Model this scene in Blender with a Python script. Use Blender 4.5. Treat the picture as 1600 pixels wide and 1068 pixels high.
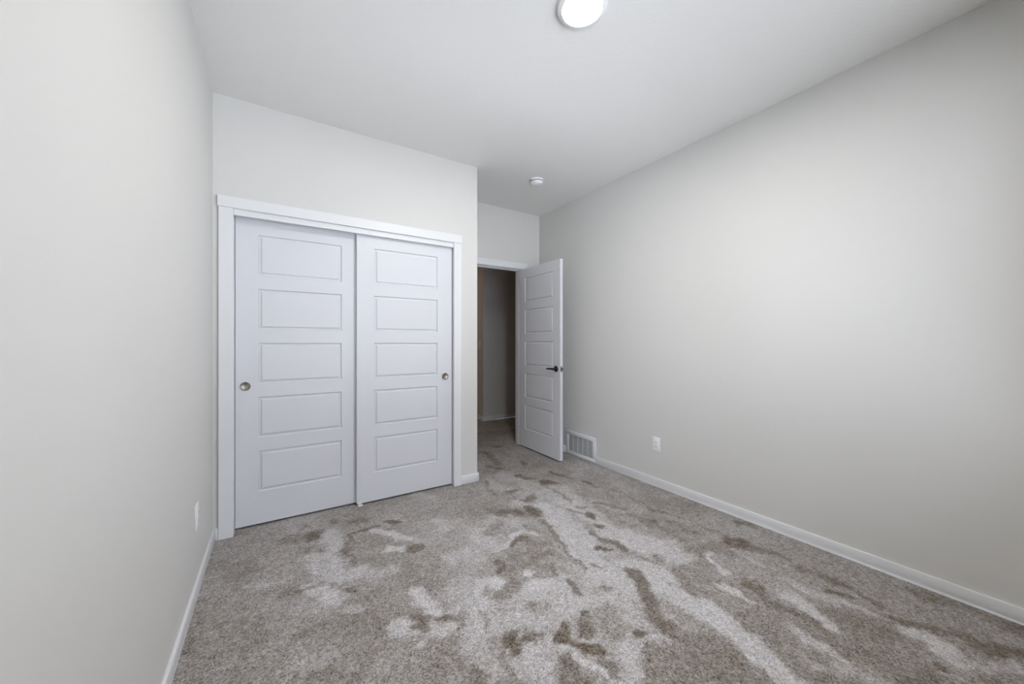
import bpy, bmesh, math, random
import numpy as np
from mathutils import Vector, Matrix

for o in list(bpy.data.objects):
    bpy.data.objects.remove(o)
S = bpy.context.scene
COL = S.collection
PI = math.pi

# ---------------------------------------------------------------- camera
cam_d = bpy.data.cameras.new('camera')
cam_d.sensor_width = 36.0
cam_d.lens = 578.6 / 1600 * 36.0
cam_d.clip_start = 0.02
cam = bpy.data.objects.new('camera', cam_d)
COL.objects.link(cam)
cam.location = (0.0, 0.0, 1.2123)
cam.rotation_euler = (PI / 2 + 0.0005, 0.0, -0.570)
S.camera = cam

# ---------------------------------------------------------------- view
S.view_settings.view_transform = 'Standard'
S.view_settings.look = 'None'
S.view_settings.gamma = 1.0
S.view_settings.use_curve_mapping = False
S.view_settings.exposure = 0.09

# ---------------------------------------------------------------- daylight: overcast sky with bright ground below
W = bpy.data.worlds.new('overcast_sky')
S.world = W
W.use_nodes = True
nt = W.node_tree
nt.nodes.clear()


def wn(kind, **inputs):
    n = nt.nodes.new(kind)
    for k, v in inputs.items():
        if hasattr(v, 'links'):
            nt.links.new(v, n.inputs[k])
        else:
            n.inputs[k].default_value = v
    return n


def wrange(v, a, b, c, d):
    n = nt.nodes.new('ShaderNodeMapRange')
    n.interpolation_type = 'SMOOTHSTEP'
    nt.links.new(v, n.inputs['Value'])
    for k, q in (('From Min', a), ('From Max', b), ('To Min', c), ('To Max', d)):
        if hasattr(q, 'links'):
            nt.links.new(q, n.inputs[k])
        else:
            n.inputs[k].default_value = q
    return n.outputs[0]


w_out = nt.nodes.new('ShaderNodeOutputWorld')
w_bg = nt.nodes.new('ShaderNodeBackground')
w_tc = nt.nodes.new('ShaderNodeTexCoord')
w_sep = nt.nodes.new('ShaderNodeSeparateXYZ')
nt.links.new(w_tc.outputs['Generated'], w_sep.inputs[0])
w_abs = nt.nodes.new('ShaderNodeMath')
w_abs.operation = 'ABSOLUTE'
nt.links.new(w_sep.outputs['Y'], w_abs.inputs[0])
# sky and ground dimmed straight out and raised sideways to balance light between walls
SKY_LEFT, SKY_RIGHT, SKY_MID = 19.0, 11.0, 2.1
GROUND_SIDE, GROUND_MID = 20.5, 5.6
sky_side = wrange(w_sep.outputs['X'], -0.4, 0.4, SKY_LEFT, SKY_RIGHT)
sky = wrange(w_abs.outputs[0], 0.60, 0.90, sky_side, SKY_MID)
gnd = wrange(w_abs.outputs[0], 0.60, 0.90, GROUND_SIDE, GROUND_MID)
isup = wrange(w_sep.outputs['Z'], -0.03, 0.03, 0.0, 1.0)
mixv = nt.nodes.new('ShaderNodeMix')
mixv.data_type = 'FLOAT'
nt.links.new(isup, mixv.inputs[0])
nt.links.new(gnd, mixv.inputs[2])
nt.links.new(sky, mixv.inputs[3])
mixc = nt.nodes.new('ShaderNodeMix')
mixc.data_type = 'RGBA'
nt.links.new(isup, mixc.inputs[0])
mixc.inputs[6].default_value = (0.92, 0.985, 1.10, 1)
mixc.inputs[7].default_value = (0.87, 0.96, 1.13, 1)
nt.links.new(mixc.outputs[2], w_bg.inputs['Color'])
nt.links.new(mixv.outputs[0], w_bg.inputs['Strength'])
nt.links.new(w_bg.outputs[0], w_out.inputs[0])

LAMP_STRENGTH = 330.0
HALL_FILL_STRENGTH = 40.0

# ---------------------------------------------------------------- room dimensions (metres)
XL, XR = -0.320, 2.707          # side walls
YB = -0.360                     # window wall behind the camera
D1, XC = 2.8945, 1.493          # closet wall plane and its outer corner
D2 = 3.609                      # wall with the room door
H = 2.740
T = 0.115


# ---------------------------------------------------------------- materials
def new_mat(name):
    m = bpy.data.materials.new(name)
    m.use_nodes = True
    return m, m.node_tree, m.node_tree.nodes['Principled BSDF']


def paint(name, col, rough=0.6, tex_scale=180.0, bump=0.08, spec=0.3, dist=0.002):
    m, t, b = new_mat(name)
    b.inputs['Base Color'].default_value = (*col, 1)
    b.inputs['Roughness'].default_value = rough
    b.inputs['Specular IOR Level'].default_value = spec
    tc = t.nodes.new('ShaderNodeTexCoord')
    n = t.nodes.new('ShaderNodeTexNoise')
    n.inputs['Scale'].default_value = tex_scale
    n.inputs['Detail'].default_value = 3
    t.links.new(tc.outputs['Object'], n.inputs['Vector'])
    bp = t.nodes.new('ShaderNodeBump')
    bp.inputs['Strength'].default_value = bump
    bp.inputs['Distance'].default_value = dist
    t.links.new(n.outputs['Fac'], bp.inputs['Height'])
    t.links.new(bp.outputs[0], b.inputs['Normal'])
    return m


M_WALL = paint('wall_paint', (0.662, 0.652, 0.626), 0.55, 260, 0.10)
M_CEIL = paint('ceiling_paint', (0.81, 0.80, 0.775), 0.8, 55, 0.35, 0.2, 0.004)
M_TRIM = paint('white_trim_paint', (0.75, 0.755, 0.765), 0.38, 120, 0.02, 0.4)
M_DOOR = paint('white_door_paint', (0.69, 0.70, 0.73), 0.40, 150, 0.03, 0.4)
M_PLASTIC = paint('white_plastic', (0.83, 0.83, 0.83), 0.3, 50, 0.0, 0.5)


def metal(name, col, rough, aniso=0.0):
    m, t, b = new_mat(name)
    b.inputs['Base Color'].default_value = (*col, 1)
    b.inputs['Metallic'].default_value = 1.0
    b.inputs['Roughness'].default_value = rough
    tc = t.nodes.new('ShaderNodeTexCoord')
    n = t.nodes.new('ShaderNodeTexNoise')
    n.inputs['Scale'].default_value = 90
    t.links.new(tc.outputs['Object'], n.inputs['Vector'])
    mp = t.nodes.new('ShaderNodeMapRange')
    mp.inputs['To Min'].default_value = rough * 0.8
    mp.inputs['To Max'].default_value = rough * 1.25
    t.links.new(n.outputs['Fac'], mp.inputs['Value'])
    t.links.new(mp.outputs[0], b.inputs['Roughness'])
    return m


M_NICKEL = metal('brushed_nickel', (0.36, 0.33, 0.29), 0.28)
M_BLACK = paint('matt_black_metal', (0.012, 0.012, 0.013), 0.35, 80, 0.0, 0.5)
M_DARK = paint('dark_cavity', (0.03, 0.03, 0.03), 0.9, 60, 0.0, 0.1)
M_GRILLE = paint('white_enamelled_steel', (0.74, 0.75, 0.76), 0.4, 60, 0.0, 0.4)

M_LAMP, t, b = new_mat('lit_diffuser')
b.inputs['Base Color'].default_value = (0.9, 0.9, 0.9, 1)
b.inputs['Emission Color'].default_value = (1.0, 0.97, 0.93, 1)
b.inputs['Emission Strength'].default_value = LAMP_STRENGTH

M_GLASS = bpy.data.materials.new('window_glass')
M_GLASS.use_nodes = True
t = M_GLASS.node_tree
t.nodes.clear()
o_ = t.nodes.new('ShaderNodeOutputMaterial')
mx = t.nodes.new('ShaderNodeMixShader')
tr = t.nodes.new('ShaderNodeBsdfTransparent')
gl = t.nodes.new('ShaderNodeBsdfGlossy')
fr = t.nodes.new('ShaderNodeFresnel')
fr.inputs[0].default_value = 1.45
gl.inputs['Roughness'].default_value = 0.0
t.links.new(fr.outputs[0], mx.inputs[0])
t.links.new(tr.outputs[0], mx.inputs[1])
t.links.new(gl.outputs[0], mx.inputs[2])
t.links.new(mx.outputs[0], o_.inputs[0])


def carpet_material():
    """cut-pile carpet: short curled fibres, tone set by which way the pile was brushed"""
    m, t, b = new_mat('cut_pile_carpet')
    N, L = t.nodes, t.links

    def node(kind, **kw):
        n = N.new(kind)
        for k, v in kw.items():
            setattr(n, k, v)
        return n

    def math_(op, a, b_=None, clamp=False):
        n = node('ShaderNodeMath', operation=op, use_clamp=clamp)
        for i, v in enumerate((a, b_)):
            if v is None:
                continue
            if hasattr(v, 'links'):
                L.new(v, n.inputs[i])
            else:
                n.inputs[i].default_value = v
        return n.outputs[0]

    tc = node('ShaderNodeTexCoord')
    obj = tc.outputs['Object']
    pile = node('ShaderNodeAttribute', attribute_name='pile').outputs['Fac']

    # fibres: a streaky noise turned to a random heading in every tuft cell
    wob = node('ShaderNodeTexNoise')
    wob.inputs['Scale'].default_value = 70
    L.new(obj, wob.inputs['Vector'])
    wsub = node('ShaderNodeVectorMath', operation='SUBTRACT')
    L.new(wob.outputs['Color'], wsub.inputs[0])
    wsub.inputs[1].default_value = (0.5, 0.5, 0.5)
    wsc = node('ShaderNodeVectorMath', operation='SCALE')
    L.new(wsub.outputs[0], wsc.inputs[0])
    wsc.inputs['Scale'].default_value = 0.014
    wadd = node('ShaderNodeVectorMath', operation='ADD')
    L.new(obj, wadd.inputs[0])
    L.new(wsc.outputs[0], wadd.inputs[1])
    fibres = []
    for k, (cell, seed) in enumerate(((52.0, 0.0), (68.0, 3.7))):
        off = node('ShaderNodeVectorMath', operation='ADD')
        L.new(wadd.outputs[0], off.inputs[0])
        off.inputs[1].default_value = (seed, seed * 1.3, 0)
        vor = node('ShaderNodeTexVoronoi')
        vor.voronoi_dimensions = '2D'
        vor.inputs['Scale'].default_value = cell
        L.new(off.outputs[0], vor.inputs['Vector'])
        sepc = node('ShaderNodeSeparateColor')
        L.new(vor.outputs['Color'], sepc.inputs[0])
        ang = math_('MULTIPLY', sepc.outputs[0], PI)
        rot = node('ShaderNodeVectorRotate', rotation_type='Z_AXIS')
        L.new(off.outputs[0], rot.inputs['Vector'])
        L.new(ang, rot.inputs['Angle'])
        st = node('ShaderNodeMapping')
        st.inputs['Scale'].default_value = (190, 42, 1)
        L.new(rot.outputs[0], st.inputs['Vector'])
        nz = node('ShaderNodeTexNoise')
        nz.noise_dimensions = '2D'
        nz.inputs['Scale'].default_value = 1.0
        nz.inputs['Detail'].default_value = 1.5
        L.new(st.outputs[0], nz.inputs['Vector'])
        fibres.append((nz.outputs['Fac'], vor.outputs['Distance']))
    fib = math_('MULTIPLY', math_('ADD', fibres[0][0], fibres[1][0]), 0.5)
    mr = node('ShaderNodeMapRange')
    mr.inputs['From Min'].default_value = 0.36
    mr.inputs['From Max'].default_value = 0.64
    L.new(fib, mr.inputs['Value'])
    fibn = mr.outputs[0]

    # mid-scale mottling of the pile on top of the brushed patches
    n1 = node('ShaderNodeTexNoise')
    n1.inputs['Scale'].default_value = 14
    n1.inputs['Detail'].default_value = 5
    n1.inputs['Roughness'].default_value = 0.65
    L.new(obj, n1.inputs['Vector'])
    mott = math_('MULTIPLY', math_('SUBTRACT', n1.outputs['Fac'], 0.5), 0.55)
    n2 = node('ShaderNodeTexNoise')
    n2.inputs['Scale'].default_value = 42
    n2.inputs['Detail'].default_value = 3
    L.new(obj, n2.inputs['Vector'])
    mott2 = math_('MULTIPLY', math_('SUBTRACT', n2.outputs['Fac'], 0.5), 0.5)
    tone = math_('ADD', math_('ADD', pile, mott), mott2, clamp=True)

    ramp = node('ShaderNodeValToRGB')
    r = ramp.color_ramp
    r.elements[0].position = 0.0
    r.elements[0].color = (*PILE_DARK, 1)
    r.elements[1].position = 1.0
    r.elements[1].color = (*PILE_LIGHT, 1)
    q = r.elements.new(0.45)
    q.color = (*PILE_MID, 1)
    L.new(tone, ramp.inputs[0])
    mulf = node('ShaderNodeMapRange')
    mulf.inputs['To Min'].default_value = FIB_AMP_DARK
    mulf.inputs['To Max'].default_value = FIB_AMP_LIGHT
    L.new(tone, mulf.inputs['Value'])
    mulo = math_('ADD', math_('MULTIPLY', math_('SUBTRACT', fibn, 0.5), mulf.outputs[0]), 1.0)
    sc = node('ShaderNodeVectorMath', operation='SCALE')
    L.new(ramp.outputs[0], sc.inputs[0])
    L.new(mulo, sc.inputs['Scale'])
    L.new(sc.outputs[0], b.inputs['Base Color'])
    b.inputs['Roughness'].default_value = 0.95
    b.inputs['Specular IOR Level'].default_value = 0.1
    b.inputs['Sheen Weight'].default_value = 0.15
    b.inputs['Sheen Roughness'].default_value = 0.5
    bp = node('ShaderNodeBump')
    bp.inputs['Strength'].default_value = 0.7
    bp.inputs['Distance'].default_value = 0.006
    L.new(fibn, bp.inputs['Height'])
    L.new(bp.outputs[0], b.inputs['Normal'])
    return m


PILE_DARK = (0.130, 0.098, 0.066)
PILE_MID = (0.345, 0.314, 0.288)
PILE_LIGHT = (0.63, 0.605, 0.61)
FIB_AMP_DARK, FIB_AMP_LIGHT = 1.25, 0.62
M_CARPET = carpet_material()


# ---------------------------------------------------------------- mesh helpers
def box(bm, x0, x1, y0, y1, z0, z1, bevel=0.0, seg=2):
    vs = [bm.verts.new((x, y, z)) for x in (x0, x1) for y in (y0, y1) for z in (z0, z1)]
    idx = ((0, 1, 3, 2), (4, 6, 7, 5), (0, 4, 5, 1), (2, 3, 7, 6), (0, 2, 6, 4), (1, 5, 7, 3))
    fs = [bm.faces.new([vs[i] for i in f]) for f in idx]
    if bevel:
        es = list({e for f in fs for e in f.edges})
        bmesh.ops.bevel(bm, geom=es, offset=bevel, segments=seg, affect='EDGES', profile=0.5)


def lathe(bm, profile, origin, axis='z', n=48, close_start=False, close_end=False):
    """profile = [(radius, height)], turned about the axis through origin"""
    ox, oy, oz = origin
    rings = []
    for r, hgt in profile:
        ring = []
        for k in range(n):
            a = 2 * PI * k / n
            c, s = r * math.cos(a), r * math.sin(a)
            if axis == 'z':
                p = (ox + c, oy + s, oz + hgt)
            elif axis == 'y':
                p = (ox + c, oy + hgt, oz + s)
            else:
                p = (ox + hgt, oy + c, oz + s)
            ring.append(bm.verts.new(p))
        rings.append(ring)
    for a, b_ in zip(rings, rings[1:]):
        for k in range(n):
            bm.faces.new((a[k], a[(k + 1) % n], b_[(k + 1) % n], b_[k]))
    if close_start:
        bm.faces.new(rings[0])
    if close_end:
        bm.faces.new(list(reversed(rings[-1])))


def sweep(bm, pts, radii, n=12):
    """tube through pts, each station an ellipse (ra horizontal-ish, rb vertical-ish)"""
    rings = []
    for i, p in enumerate(pts):
        p = Vector(p)
        d = (Vector(pts[min(i + 1, len(pts) - 1)]) - Vector(pts[max(i - 1, 0)])).normalized()
        up = Vector((0, 0, 1))
        side = d.cross(up).normalized()
        up = side.cross(d).normalized()
        ra, rb = radii[i]
        rings.append([bm.verts.new(p + side * ra * math.cos(2 * PI * k / n) + up * rb * math.sin(2 * PI * k / n)) for k in range(n)])
    for a, b_ in zip(rings, rings[1:]):
        for k in range(n):
            bm.faces.new((a[k], a[(k + 1) % n], b_[(k + 1) % n], b_[k]))
    bm.faces.new(rings[0])
    bm.faces.new(list(reversed(rings[-1])))


def link(name, bm, mat, parent=None, smooth=False, origin=None):
    bmesh.ops.recalc_face_normals(bm, faces=bm.faces[:])
    me = bpy.data.meshes.new(name)
    if origin is not None:
        bmesh.ops.translate(bm, verts=bm.verts[:], vec=-Vector(origin))
    bm.to_mesh(me)
    bm.free()
    me.materials.append(mat)
    if smooth:
        for p in me.polygons:
            p.use_smooth = True
        me.set_sharp_from_angle(angle=math.radians(35))
    ob = bpy.data.objects.new(name, me)
    COL.objects.link(ob)
    if origin is not None:
        ob.location = origin
    if parent is not None:
        ob.parent = parent
    return ob


def tag(o, label, cat, kind=None, group=None):
    o['label'] = label
    o['category'] = cat
    if kind:
        o['kind'] = kind
    if group:
        o['group'] = group
    return o


def struct(name, boxes, mat, label, cat, bevel=0.0):
    bm = bmesh.new()
    for b_ in boxes:
        box(bm, *b_, bevel=bevel)
    return tag(link(name, bm, mat, smooth=bevel > 0), label, cat, 'structure')


def empty(name, loc, label, cat, kind=None, group=None):
    o = bpy.data.objects.new(name, None)
    o.empty_display_size = 0.1
    COL.objects.link(o)
    o.location = loc
    return tag(o, label, cat, kind, group)


def child(name, bm, mat, parent, smooth=True, label=None):
    """bm in world coordinates, stored relative to the thing's base"""
    off = Vector((0, 0, 0))
    p = parent
    while p is not None:
        off += p.location
        p = p.parent
    bmesh.ops.translate(bm, verts=bm.verts[:], vec=-off)
    o = link(name, bm, mat, parent, smooth)
    if label:
        o['label'] = label
    return o


# ---------------------------------------------------------------- shell
CLX0, CLX1, CLZ = -0.216, 1.272, 2.055      # closet opening
DX0, DX1, DZ = 1.668, 2.440, 2.062          # room door opening in the far wall (rough, jamb goes inside)
HY = 5.030                                  # hall wall opposite the door
WX0, WX1, WZ0, WZ1 = 0.05, 2.35, 0.60, 2.45  # window behind the camera

struct('ceiling', [(-0.45, 4.75, -0.50, 7.15, H, H + 0.12)], M_CEIL, 'white textured flat ceiling holding the round lamp and smoke alarm', 'ceiling')
struct('wall_left', [(XL - T, XL, YB - T, D2 + T, 0, H)], M_WALL, 'plain pale grey wall beside the closet, with one white outlet low down', 'wall')
struct('wall_right', [(XR, XR + T, YB - T, D2, 0, H)], M_WALL, 'long plain pale grey wall with the floor-level grille and a small outlet', 'wall')
struct('wall_closet', [(XL, CLX0 - 0.012, D1, D1 + T, 0, H), (CLX0 - 0.012, CLX1 + 0.012, D1, D1 + T, CLZ + 0.012, H),
                       (CLX1 + 0.012, XC, D1, D1 + T, 0, H), (XC - T, XC, D1 + T, D2, 0, H)], M_WALL,
       'pale grey wall around and above the white sliding closet doors', 'wall')
struct('wall_entry', [(XL, DX0 - 0.02, D2, D2 + T, 0, H), (DX0 - 0.02, DX1 + 0.018, D2, D2 + T, DZ + 0.018, H), (DX1 + 0.018, 4.63, D2, D2 + T, 0, H)],
       M_WALL, 'short pale grey wall above the open bedroom doorway', 'wall')
struct('wall_window', [(XL, WX0, YB - T, YB, 0, H), (WX1, XR, YB - T, YB, 0, H), (WX0, WX1, YB - T, YB, 0, WZ0), (WX0, WX1, YB - T, YB, WZ1, H)],
       M_WALL, 'pale grey wall around the bedroom window', 'wall')
struct('wall_hall_far', [(2.700, 4.63, HY, HY + T, 0, H)], M_WALL, 'dim hallway wall facing the open doorway, beyond it', 'wall')
struct('wall_hall_side', [(2.700, 2.700 + T, HY + T, 7.0, 0, H)], M_WALL, 'narrow strip of shaded hallway wall carrying the light switch', 'wall')
struct('wall_hall_left', [(0.75, 0.75 + T, D2 + T, 7.0, 0, H)], M_WALL, 'hallway end wall hidden behind the closet', 'wall')
struct('wall_hall_end', [(0.75, 2.700 + T, 7.0, 7.0 + T, 0, H)], M_WALL, 'wall closing the hallway far from the bedroom', 'wall')
struct('wall_hall_right', [(4.63, 4.63 + T, D2, HY + T, 0, H)], M_WALL, 'hallway end wall past the open door', 'wall')

# ---------------------------------------------------------------- window behind the camera
win = empty('window_1', ((WX0 + WX1) / 2, YB - 0.06, WZ0), 'white framed two-pane window behind the camera', 'window', 'structure')
bm = bmesh.new()
for b_ in ((WX0, WX1, YB - 0.09, YB - 0.03, WZ0, WZ0 + 0.045), (WX0, WX1, YB - 0.09, YB - 0.03, WZ1 - 0.045, WZ1),
           (WX0, WX0 + 0.045, YB - 0.09, YB - 0.03, WZ0 + 0.045, WZ1 - 0.045), (WX1 - 0.045, WX1, YB - 0.09, YB - 0.03, WZ0 + 0.045, WZ1 - 0.045),
           ((WX0 + WX1) / 2 - 0.025, (WX0 + WX1) / 2 + 0.025, YB - 0.09, YB - 0.03, WZ0 + 0.045, WZ1 - 0.045)):
    box(bm, *b_)
child('window_frame', bm, M_TRIM, win, False)
for a, c in ((WX0 + 0.045, (WX0 + WX1) / 2 - 0.025), ((WX0 + WX1) / 2 + 0.025, WX1 - 0.045)):
    bm = bmesh.new()
    vs = [bm.verts.new(p) for p in ((a, YB - 0.06, WZ0 + 0.045), (c, YB - 0.06, WZ0 + 0.045), (c, YB - 0.06, WZ1 - 0.045), (a, YB - 0.06, WZ1 - 0.045))]
    bm.faces.new(vs)
    child('glass_pane', bm, M_GLASS, win, False)
bm = bmesh.new()
box(bm, WX0 - 0.05, WX1 + 0.05, YB, YB + 0.03, WZ0 - 0.02, WZ0, 0.004)
child('window_sill', bm, M_TRIM, win)
bm = bmesh.new()
cw = 0.065
box(bm, WX0 - cw, WX0, YB, YB + 0.016, WZ0, WZ1)
box(bm, WX1, WX1 + cw, YB, YB + 0.016, WZ0, WZ1)
box(bm, WX0 - cw, WX1 + cw, YB, YB + 0.018, WZ1, WZ1 + cw)
box(bm, WX0 - cw, WX1 + cw, YB, YB + 0.016, WZ0 - 0.02 - cw, WZ0 - 0.02)
child('window_casing', bm, M_TRIM, win, False)
# portal: tells Cycles where the daylight comes in, gives no light of its own
pl = bpy.data.lights.new('window_portal', 'AREA')
pl.shape = 'RECTANGLE'
pl.size, pl.size_y = WX1 - WX0, WZ1 - WZ0
pl.cycles.is_portal = True
po = bpy.data.objects.new('window_portal', pl)
COL.objects.link(po)
po.location = ((WX0 + WX1) / 2, YB - T - 0.01, (WZ0 + WZ1) / 2)
po.rotation_euler = (PI / 2, 0, PI)      # faces into the room (+Y)


# ---------------------------------------------------------------- baseboards
BH, BT = 0.072, 0.013


def baseboard(name, segs, label):
    bm = bmesh.new()
    for x0, x1, y0, y1 in segs:
        # a board with the exposed top arris rounded over
        box(bm, x0, x1, y0, y1, 0.0, BH, 0.0035, 2)
    return tag(link(name, bm, M_TRIM, smooth=True), label, 'baseboard', 'structure')


baseboard('baseboard_left', [(XL, XL + BT, YB, D1)], 'white baseboard running along the foot of the wall beside the closet')
baseboard('baseboard_right', [(XR - BT, XR, YB, 2.660)], 'long white baseboard along the wall with the small outlet')
baseboard('baseboard_right_far', [(XR - BT, XR, 3.104, D2)], 'short white baseboard behind the open door past the grille')
baseboard('baseboard_closet', [(XL + BT, -0.2905, D1 - BT, D1), (1.3365, XC + BT, D1 - BT, D1), (XC, XC + BT, D1, D2)],
          'short white baseboard wrapping the wall corner between closet and doorway')
baseboard('baseboard_entry', [(XC + BT, 1.60, D2 - BT, D2), (2.505, XR - BT, D2 - BT, D2)], 'short white baseboards either side of the bedroom doorway')
baseboard('baseboard_window', [(XL + BT, XR - BT, YB, YB + BT)], 'white baseboard under the bedroom window')
baseboard('baseboard_hall_far', [(2.700 - BT, 4.63, HY - BT, HY)], 'white baseboard on the hallway wall facing the doorway')
baseboard('baseboard_hall_side', [(2.700 - BT, 2.700, HY, 7.0)], 'shaded white baseboard below the hallway light switch')

# ---------------------------------------------------------------- closet casing, jambs, fascia
bm = bmesh.new()
CT = 0.018
box(bm, -0.2905, -0.2170, D1 - CT, D1, 0, 2.048, 0.0015, 1)
box(bm, 1.2680, 1.3365, D1 - CT, D1, 0, 2.048, 0.0015, 1)
box(bm, -0.2960, 1.3400, D1 - CT - 0.005, D1, 2.048, 2.116, 0.0015, 1)
tag(link('trim_1', bm, M_TRIM, smooth=True), 'flat white casing framing the closet opening, wider head board on top', 'casing', 'structure')
bm = bmesh.new()
box(bm, CLX0 - 0.012, CLX0, D1, D1 + T, 0, CLZ)
box(bm, CLX1, CLX1 + 0.012, D1, D1 + T, 0, CLZ)
box(bm, CLX0 - 0.012, CLX1 + 0.012, D1, D1 + T, CLZ, CLZ + 0.012)
tag(link('trim_2', bm, M_TRIM), 'white closet jamb lining inside the casing', 'jamb', 'structure')
bm = bmesh.new()
box(bm, CLX0, CLX1, D1 - 0.004, D1 + 0.014, 2.010, CLZ - 0.0035)
tag(link('trim_3', bm, M_TRIM), 'narrow white track cover board above the sliding doors', 'fascia', 'structure')
bm = bmesh.new()
box(bm, CLX0, CLX1, D1 + 0.016, D1 + 0.112, 2.040, CLZ)
tag(link('trim_4', bm, M_GRILLE), 'white metal sliding door track behind the cover board', 'track', 'structure')


# ---------------------------------------------------------------- moulded five-panel door leaf
def leaf_mesh(w, h, th, panels, both=False):
    """leaf from (0,0,0) to (w, th, h); front face at y=0 looks to -Y. panels: (x0,x1,z0,z1)"""
    prof = [(0.0, 0.0), (0.0025, 0.0065), (0.0050, 0.0100), (0.0165, 0.0085), (0.0190, 0.0020), (0.0240, 0.0010)]
    bm = bmesh.new()
    xs = sorted({0.0, w} | {p[0] for p in panels} | {p[1] for p in panels})
    zs = sorted({0.0, h} | {p[2] for p in panels} | {p[3] for p in panels})

    def face_side(y, sgn):
        grid = {(x, z): bm.verts.new((x, y, z)) for x in xs for z in zs}
        for i in range(len(xs) - 1):
            for j in range(len(zs) - 1):
                x0, x1, z0, z1 = xs[i], xs[i + 1], zs[j], zs[j + 1]
                cor = [grid[(x0, z0)], grid[(x1, z0)], grid[(x1, z1)], grid[(x0, z1)]]
                inp = any(abs(p[0] - x0) < 1e-6 and abs(p[1] - x1) < 1e-6 and abs(p[2] - z0) < 1e-6 and abs(p[3] - z1) < 1e-6 for p in panels)
                if not inp:
                    bm.faces.new(cor)
                    continue
                prev = cor
                for ins, dep in prof[1:]:
                    cur = [bm.verts.new(c) for c in ((x0 + ins, y + sgn * dep, z0 + ins), (x1 - ins, y + sgn * dep, z0 + ins),
                                                     (x1 - ins, y + sgn * dep, z1 - ins), (x0 + ins, y + sgn * dep, z1 - ins))]
                    for k in range(4):
                        bm.faces.new((prev[k], prev[(k + 1) % 4], cur[(k + 1) % 4], cur[k]))
                    prev = cur
                bm.faces.new(prev)
        return grid
    A = face_side(0.0, 1)
    B = face_side(th, -1)
    for a, b_ in zip(xs, xs[1:]):
        bm.faces.new((A[(a, 0.0)], A[(b_, 0.0)], B[(b_, 0.0)], B[(a, 0.0)]))
        bm.faces.new((A[(a, h)], A[(b_, h)], B[(b_, h)], B[(a, h)]))
    for a, b_ in zip(zs, zs[1:]):
        bm.faces.new((A[(0.0, a)], A[(0.0, b_)], B[(0.0, b_)], B[(0.0, a)]))
        bm.faces.new((A[(w, a)], A[(w, b_)], B[(w, b_)], B[(w, a)]))
    return bm


def panel_rows(x0, x1, zb, zt, n=5, gap=0.090):
    ph = (zt - zb - gap * (n - 1)) / n
    return [(x0, x1, zb + i * (ph + gap), zb + i * (ph + gap) + ph) for i in range(n)]


def finger_pull(door, x, z, yf, label):
    bm = bmesh.new()
    # flush round cup: rim proud of the door, dished centre
    lathe(bm, [(0.0285, 0.0), (0.0285, -0.0016), (0.0270, -0.0026), (0.0240, -0.0024), (0.0225, -0.0010)], (x, yf, z), 'y', 56)
    p = child('finger_pull', bm, M_NICKEL, door, True, label)
    bm = bmesh.new()
    lathe(bm, [(0.0225, -0.0010), (0.0215, 0.0015), (0.0160, 0.0035), (0.0080, 0.0045), (0.0006, 0.0048)], (x, yf, z), 'y', 56, close_end=True)
    child('pull_cup', bm, M_NICKEL, p, True)


# left sliding door: runs on the rear track; the pull needs a hole in the slab, so the cup is shallow and sits on the stile
CLD_H = 2.022
for num, x0, yf, lab, px in ((1, -0.213, D1 + 0.070, 'white five-panel sliding closet door next to the plain side wall, on the rear track', -0.160),
                             (2, 0.512, D1 + 0.030, 'white five-panel sliding closet door overlapping its neighbour in front, nearer the doorway', 1.206)):
    w = 0.755
    d = empty('door_%d' % num, (x0, yf, 0.014), lab, 'closet door', 'structure')
    pn = [(p[0], p[1], p[2] - 0.014, p[3] - 0.014) for p in panel_rows(0.122, w - 0.128, 0.226, 1.920)]
    lf = link('door_leaf', leaf_mesh(w, CLD_H, 0.034, pn), M_DOOR, d)
    finger_pull(d, px, 0.926, yf - 0.0006 - 0.0045, 'round dark nickel finger pull')

# floor guide clip between the two sliding doors
fg = empty('door_guide', (0.535, D1 + 0.045, 0.0), 'tiny white plastic guide clip on the carpet where the two closet doors meet', 'door guide')
bm = bmesh.new()
box(bm, 0.518, 0.552, D1 + 0.012, D1 + 0.112, 0.0, 0.006, 0.001, 1)
child('guide_base', bm, M_PLASTIC, fg)
for ya in (D1 + 0.014, D1 + 0.0655, D1 + 0.1065):
    bm = bmesh.new()
    box(bm, 0.522, 0.537, ya, ya + 0.0035, 0.006, 0.028, 0.0008, 1)
    child('guide_fin', bm, M_PLASTIC, fg)

# ---------------------------------------------------------------- room door frame
bm = bmesh.new()
JX0, JX1, JZ = DX0, DX1 - 0.0, DZ
JT = 0.018
box(bm, JX0 - JT, JX0, D2, D2 + T, 0, JZ)
box(bm, JX1, JX1 + JT, D2, D2 + T, 0, JZ)
box(bm, JX0 - JT, JX1 + JT, D2, D2 + T, JZ, JZ + JT)
# stops
box(bm, JX0, JX0 + 0.011, D2 + 0.040, D2 + 0.075, 0, JZ - 0.011)
box(bm, JX1 - 0.011, JX1, D2 + 0.040, D2 + 0.075, 0, JZ - 0.011)
box(bm, JX0, JX1, D2 + 0.040, D2 + 0.075, JZ - 0.011, JZ)
tag(link('trim_5', bm, M_TRIM), 'white jamb lining of the open bedroom doorway with its stop', 'door jamb', 'structure')
bm = bmesh.new()
box(bm, JX0 - 0.072, JX0 - 0.006, D2 - 0.016, D2, 0, JZ + 0.006, 0.0015, 1)
box(bm, JX1 + 0.006, JX1 + 0.072, D2 - 0.016, D2, 0, JZ + 0.006, 0.0015, 1)
box(bm, JX0 - 0.078, JX1 + 0.078, D2 - 0.021, D2, JZ + 0.006, JZ + 0.074, 0.0015, 1)
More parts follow.
